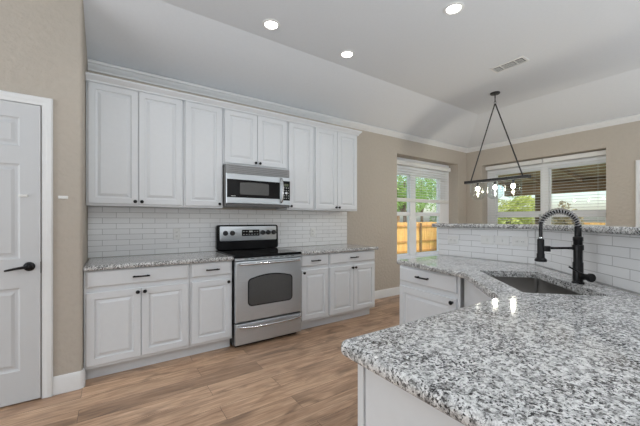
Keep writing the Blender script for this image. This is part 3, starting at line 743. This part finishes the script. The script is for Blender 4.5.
# ---------------------------------------------------------------- pendant
pd = thing('pendant_light', 'dark linear pendant with three clear glass shades hanging by the windows', 'lamp', (4.63, -1.41, 3.05))
cp_ = MB(); cp_.lathe([(.062, -.001), (.062, -.012), (.055, -.020), (.012, -.024), (.008, -.030), (.008, -.075), (.001, -.077)], n=28); cp_.build('canopy', 'bronze', pd)
lk = MB()
for i, (zc, fl) in enumerate(((-.098, 0), (-.135, 1))):
    lk.tube([((.012 * cos(a_)) * (1 - fl), .012 * cos(a_) * fl, zc + .024 * sin(a_)) for a_ in [2 * pi * q / 16 for q in range(16)]], .0032, 6, closed=True)
lk.build('chain_link', 'bronze', pd)
zb = 1.832 - 3.05
for s_ in (-1, 1):
    MB().tube([(0, s_ * .004, -.155), (0, s_ * .352, zb + .012)], .0088, 8).build('suspension_rod', 'bronze', pd)
bar = MB().box(-.045, .045, -.432, .432, zb - .020, zb + .020); bar.build('light_bar', 'bronze', pd, .003)
for i, yy in enumerate((.245, 0, -.235)):
    sck = MB(); sck.lathe([(.030, zb - .011), (.030, zb - .020), (.016, zb - .024), (.016, zb - .070), (.013, zb - .074)], (0, yy, 0), n=18); sk_ = sck.build('socket', 'bronze', pd)
    bl_ = MB(); bl_.lathe([(.010, zb - .074), (.016, zb - .082), (.024, zb - .096), (.026, zb - .108), (.022, zb - .122), (.012, zb - .131), (.001, zb - .133)], (0, yy, 0), n=18); bl_.build('bulb', 'bulb', sk_)
    jr = MB(); pj_ = [(.030, -.012), (.075, -.016), (.096, -.035), (.100, -.060), (.100, -.200), (.096, -.222), (.070, -.250), (.040, -.268)]
    ou = [(q, zb + z) for q, z in pj_]; inn = [(q - .003, zb + z) for q, z in pj_][::-1]
    jr.lathe(ou, (0, yy, 0), n=36, cap0=False, cap1=False); jr.build('glass_shade', 'jar', pd)
    l = bpy.data.lights.new('pendant_bulb', 'POINT'); l.energy = 9; l.color = (1, .9, .76); l.shadow_soft_size = .02; l.specular_factor = 0
    lo_ = bpy.data.objects.new('pendant_bulb', l); lo_.location = (4.63, -1.41 + yy, 3.05 + zb - .155); COL.objects.link(lo_)

# ---------------------------------------------------------------- ceiling fittings
def downlight(x, y, label):
    r = thing('recessed_light', label, 'ceiling light', (x, y, H), 0, 'recessed ceiling lights')
    t_ = MB(); t_.lathe([(.082, -.0005), (.082, -.004), (.078, -.008), (.060, -.010), (.057, -.006), (.057, -.0005)], n=32, cap0=False, cap1=False); t_.build('trim_ring', 'plate', r)
    q = MB(); q.lathe([(.056, -.0008), (.056, -.0035), (.001, -.004)], n=28); q.build('lens', 'led', r)
    return r
def lamp(x, y, e=16):
    light('ceiling_spot', 'SPOT', (x, y, H - .03), (0, 0, 0), e, (1, .97, .93), spot_size=R(112), spot_blend=1.0, shadow_soft_size=.055)
downlight(1.385, -1.03, 'round recessed ceiling light above the left base cabinets and range')
downlight(2.275, -1.03, 'round recessed ceiling light farther right along the sloped ceiling, second in its row')
downlight(2.56, -2.09, 'round recessed ceiling light at the top edge above the sink')
for x, y in ((.49, -1.03), (1.385, -1.03), (2.275, -1.03), (2.56, -2.09), (1.2, -4.4), (3.4, -4.6), (5.0, -4.6), (-1.6, -2.6)): lamp(x, y, 13 if y > -1.5 else 27)  # spots without a fitting are extra fill, added out of view
vt = thing('air_vent', 'white ceiling air vent with louvers above the pendant', 'vent', (3.95, -1.90, H))
fr = MB(); fr.panel(-.085, .085, -.18, .18, [(0, 0.0005), (0, .006), (.012, .010), (.020, .010), (.020, .003)])
fr.v = [(x, z, -y) for x, y, z in fr.v]; fr.build('frame', 'plate', vt, ang=25)
for (a_, b_, mt) in ((-.150, -.085, 'blackplastic'), (-.062, .062, 'vent_dark'), (.085, .150, 'vent_dark')):
    q = MB().box(-.050, .050, a_, b_, -.0085, -.0035); g_ = q.build('louver_opening', mt, vt)
    s_ = MB(); k = 5
    for i in range(k): xx = -.044 + .088 * i / (k - 1); s_.box(xx - .003, xx + .003, a_ + .001, b_ - .001, -.0125, -.009)
    s_.build('louver', 'plate', g_)

# ---------------------------------------------------------------- outdoors
GZ = -.45
mb = MB().box(XW + .36, 40, -30, 40, GZ - .1, GZ).box(-12, XW + .355, .36, 40, GZ - .1, GZ); struct(mb.build('ground', 'lawn', smooth=False))
def fence(label, n, loc, rz, ztop=1.17, rails=(.95, .16)):
    r = thing('wooden_fence', label, 'fence', loc, rz); zt = ztop - GZ
    p = MB()
    for i in range(n):
        x = i * .142; hh = zt + random.uniform(-.012, .012); dy = random.uniform(0, .006)
        p.box(x, x + .137, .0 + dy, .018 + dy, .03, hh)
    p.build('picket_boards', 'fence', r, smooth=False)
    for z in rails + (-.35,): MB().box(0, n * .142, -.04, -.001, z - .045 - GZ, z + .045 - GZ).build('rail', 'rail', r)
    for i in range(0, n, 17): MB().box(i * .142 + .02, i * .142 + .11, -.132, -.042, 0, zt - .05).build('fence_post', 'post', r)
    return r
fence('sunlit cedar board fence seen through the tall window', 100, (6.5, 7.0, GZ), 0)
fence('sunlit cedar board fence across the yard behind the bar window', 90, (20.7, 6.9, GZ), R(-90))
def tree(name, label, x, y, zc, rx, rz_, n, mat, leaf=.16, cat='tree', trunk=True, cl=9):
    r = thing(name, label, cat, (x, y, GZ)); mb = MB(); cs = []
    for i in range(cl):
        a = random.uniform(0, 2 * pi); e = random.uniform(-.8, .9); q = random.uniform(.2, .75)
        cs.append((q * rx * cos(a) * cos(e), q * rx * sin(a) * cos(e), zc - GZ + q * rz_ * sin(e), random.uniform(.35, .6)))
    for i in range(n):
        c = random.choice(cs); v = Vector((random.gauss(0, 1), random.gauss(0, 1), random.gauss(0, 1))).normalized() * random.uniform(.55, 1) ** .5 * c[3]
        p = Vector((c[0] + v.x * rx, c[1] + v.y * rx, max(.05, c[2] + v.z * rz_)))
        u = Vector((random.gauss(0, 1), random.gauss(0, 1), random.gauss(0, .6))).normalized(); w_ = u.orthogonal().normalized(); w_.rotate(Matrix.Rotation(random.uniform(0, 6.3), 3, u))
        s = leaf * random.uniform(.6, 1.2)
        mb.add([p - u * s * .5, p + w_ * s * .28, p + u * s * .5, p - w_ * s * .28], [(0, 1, 2, 3)])
    me = bpy.data.meshes.new('foliage'); me.from_pydata(mb.v, [], mb.f); f = link('foliage', me, mat, r, smooth=False)
    if trunk:
        tk = MB(); tk.tube([(0, 0, 0), (.05, .02, (zc - GZ) * .5), (-.03, .05, zc - GZ), (.0, .0, zc - GZ + rz_ * .5)], [.16, .12, .09, .03], 9)
        for i in range(5):
            c = cs[i]; tk.tube([(0, .02, (zc - GZ) * .6), (c[0] * .5, c[1] * .5, (c[2] + (zc - GZ) * .6) / 2), (c[0], c[1], c[2])], [.06, .04, .015], 6)
        tk.build('trunk', 'bark', r)
    return r
tree('leafy_tree', 'bright green tree behind the fence at the left of the tall window', 16.4, 10.2, 2.9, 1.5, 1.9, 5200, 'leaf')
tree('leafy_tree', 'tall light green tree filling the middle of the tall window', 22.6, 13.6, 3.3, 2.5, 2.6, 7500, 'leaf')
tree('leafy_tree', 'dark green rounded tree behind the fence at the right of the tall window', 19.3, 8.9, 1.2, 1.0, 1.0, 2600, 'leaf_d')
tree('garden_bush', 'pale yellow-green bush beyond the left half of the bar window', 14.0, 2.6, 1.25, 1.35, 1.3, 5200, 'leaf_y', .13, 'bush', True)
tree('garden_bush', 'green bush beside the yellow-green one behind the bar window', 15.4, 5.6, .7, 1.3, 1.1, 3000, 'leaf', .13, 'bush', True)
tree('garden_bush', 'olive brown bush seen past the patio roof through the right half of the bar window', 13.6, .55, 1.0, .5, 1.1, 2600, 'leaf_o', .11, 'bush', True)
# neighbour's house beyond the fence
nh = thing('neighbour_house', 'brick neighbour house with grey roof and mint panel seen over the fence', 'house', (20.6, 16.5, GZ))
MB().box(-4, 2.5, 0, 5, 0, 2.5).build('brick_wall', 'brick', nh, smooth=False)
rf = MB(); rf.add([(-4.4, -.4, 2.5), (2.9, -.4, 2.5), (2.9, 5.4, 2.5), (-4.4, 5.4, 2.5), (-2.5, 2.5, 4.0), (1.0, 2.5, 4.0)], [(0, 1, 5, 4), (1, 2, 5), (2, 3, 4, 5), (3, 0, 4), (0, 3, 2, 1)]); rf.build('roof', 'roof', nh, smooth=False)
MB().box(-.4, 1.2, -.05, -.002, .9, 2.1).build('window_panel', 'mint', nh)
# covered patio behind the bar window
pc = thing('patio_cover', 'dark stained wooden patio roof with posts outside the bar window', 'patio roof', (XW + .37, 0, GZ))
sf = MB(); sf.rings([[(0, .72, 2.62 - GZ), (3.1, .72, 2.22 - GZ), (3.1, .72, 2.30 - GZ), (0, .72, 2.70 - GZ)], [(0, -7, 2.62 - GZ), (3.1, -7, 2.22 - GZ), (3.1, -7, 2.30 - GZ), (0, -7, 2.70 - GZ)]]); sf.build('plank_ceiling', 'soffit', pc, smooth=False)
rfp = MB()
for i in range(10): yy = .6 - i * .8; rfp.rings([[(0, yy, 2.52 - GZ), (3.0, yy, 2.13 - GZ), (3.0, yy, 2.225 - GZ), (0, yy, 2.615 - GZ)], [(0, yy - .05, 2.52 - GZ), (3.0, yy - .05, 2.13 - GZ), (3.0, yy - .05, 2.225 - GZ), (0, yy - .05, 2.615 - GZ)]])
rfp.build('rafters', 'soffit', pc, smooth=False)
MB().box(2.78, 2.92, -7, .72, 1.95 - GZ, 2.235 - GZ).build('beam', 'soffit', pc)
for yy in (-.12, -3.6): MB().box(2.78, 2.92, yy - .07, yy + .07, .011, 1.949 - GZ).build('post', 'post', pc)
mb = MB().box(XW + .36, XW + 3.9, -7, 1.2, GZ + .001, GZ + .010); struct(mb.build('ground_patio', 'concrete', smooth=False))
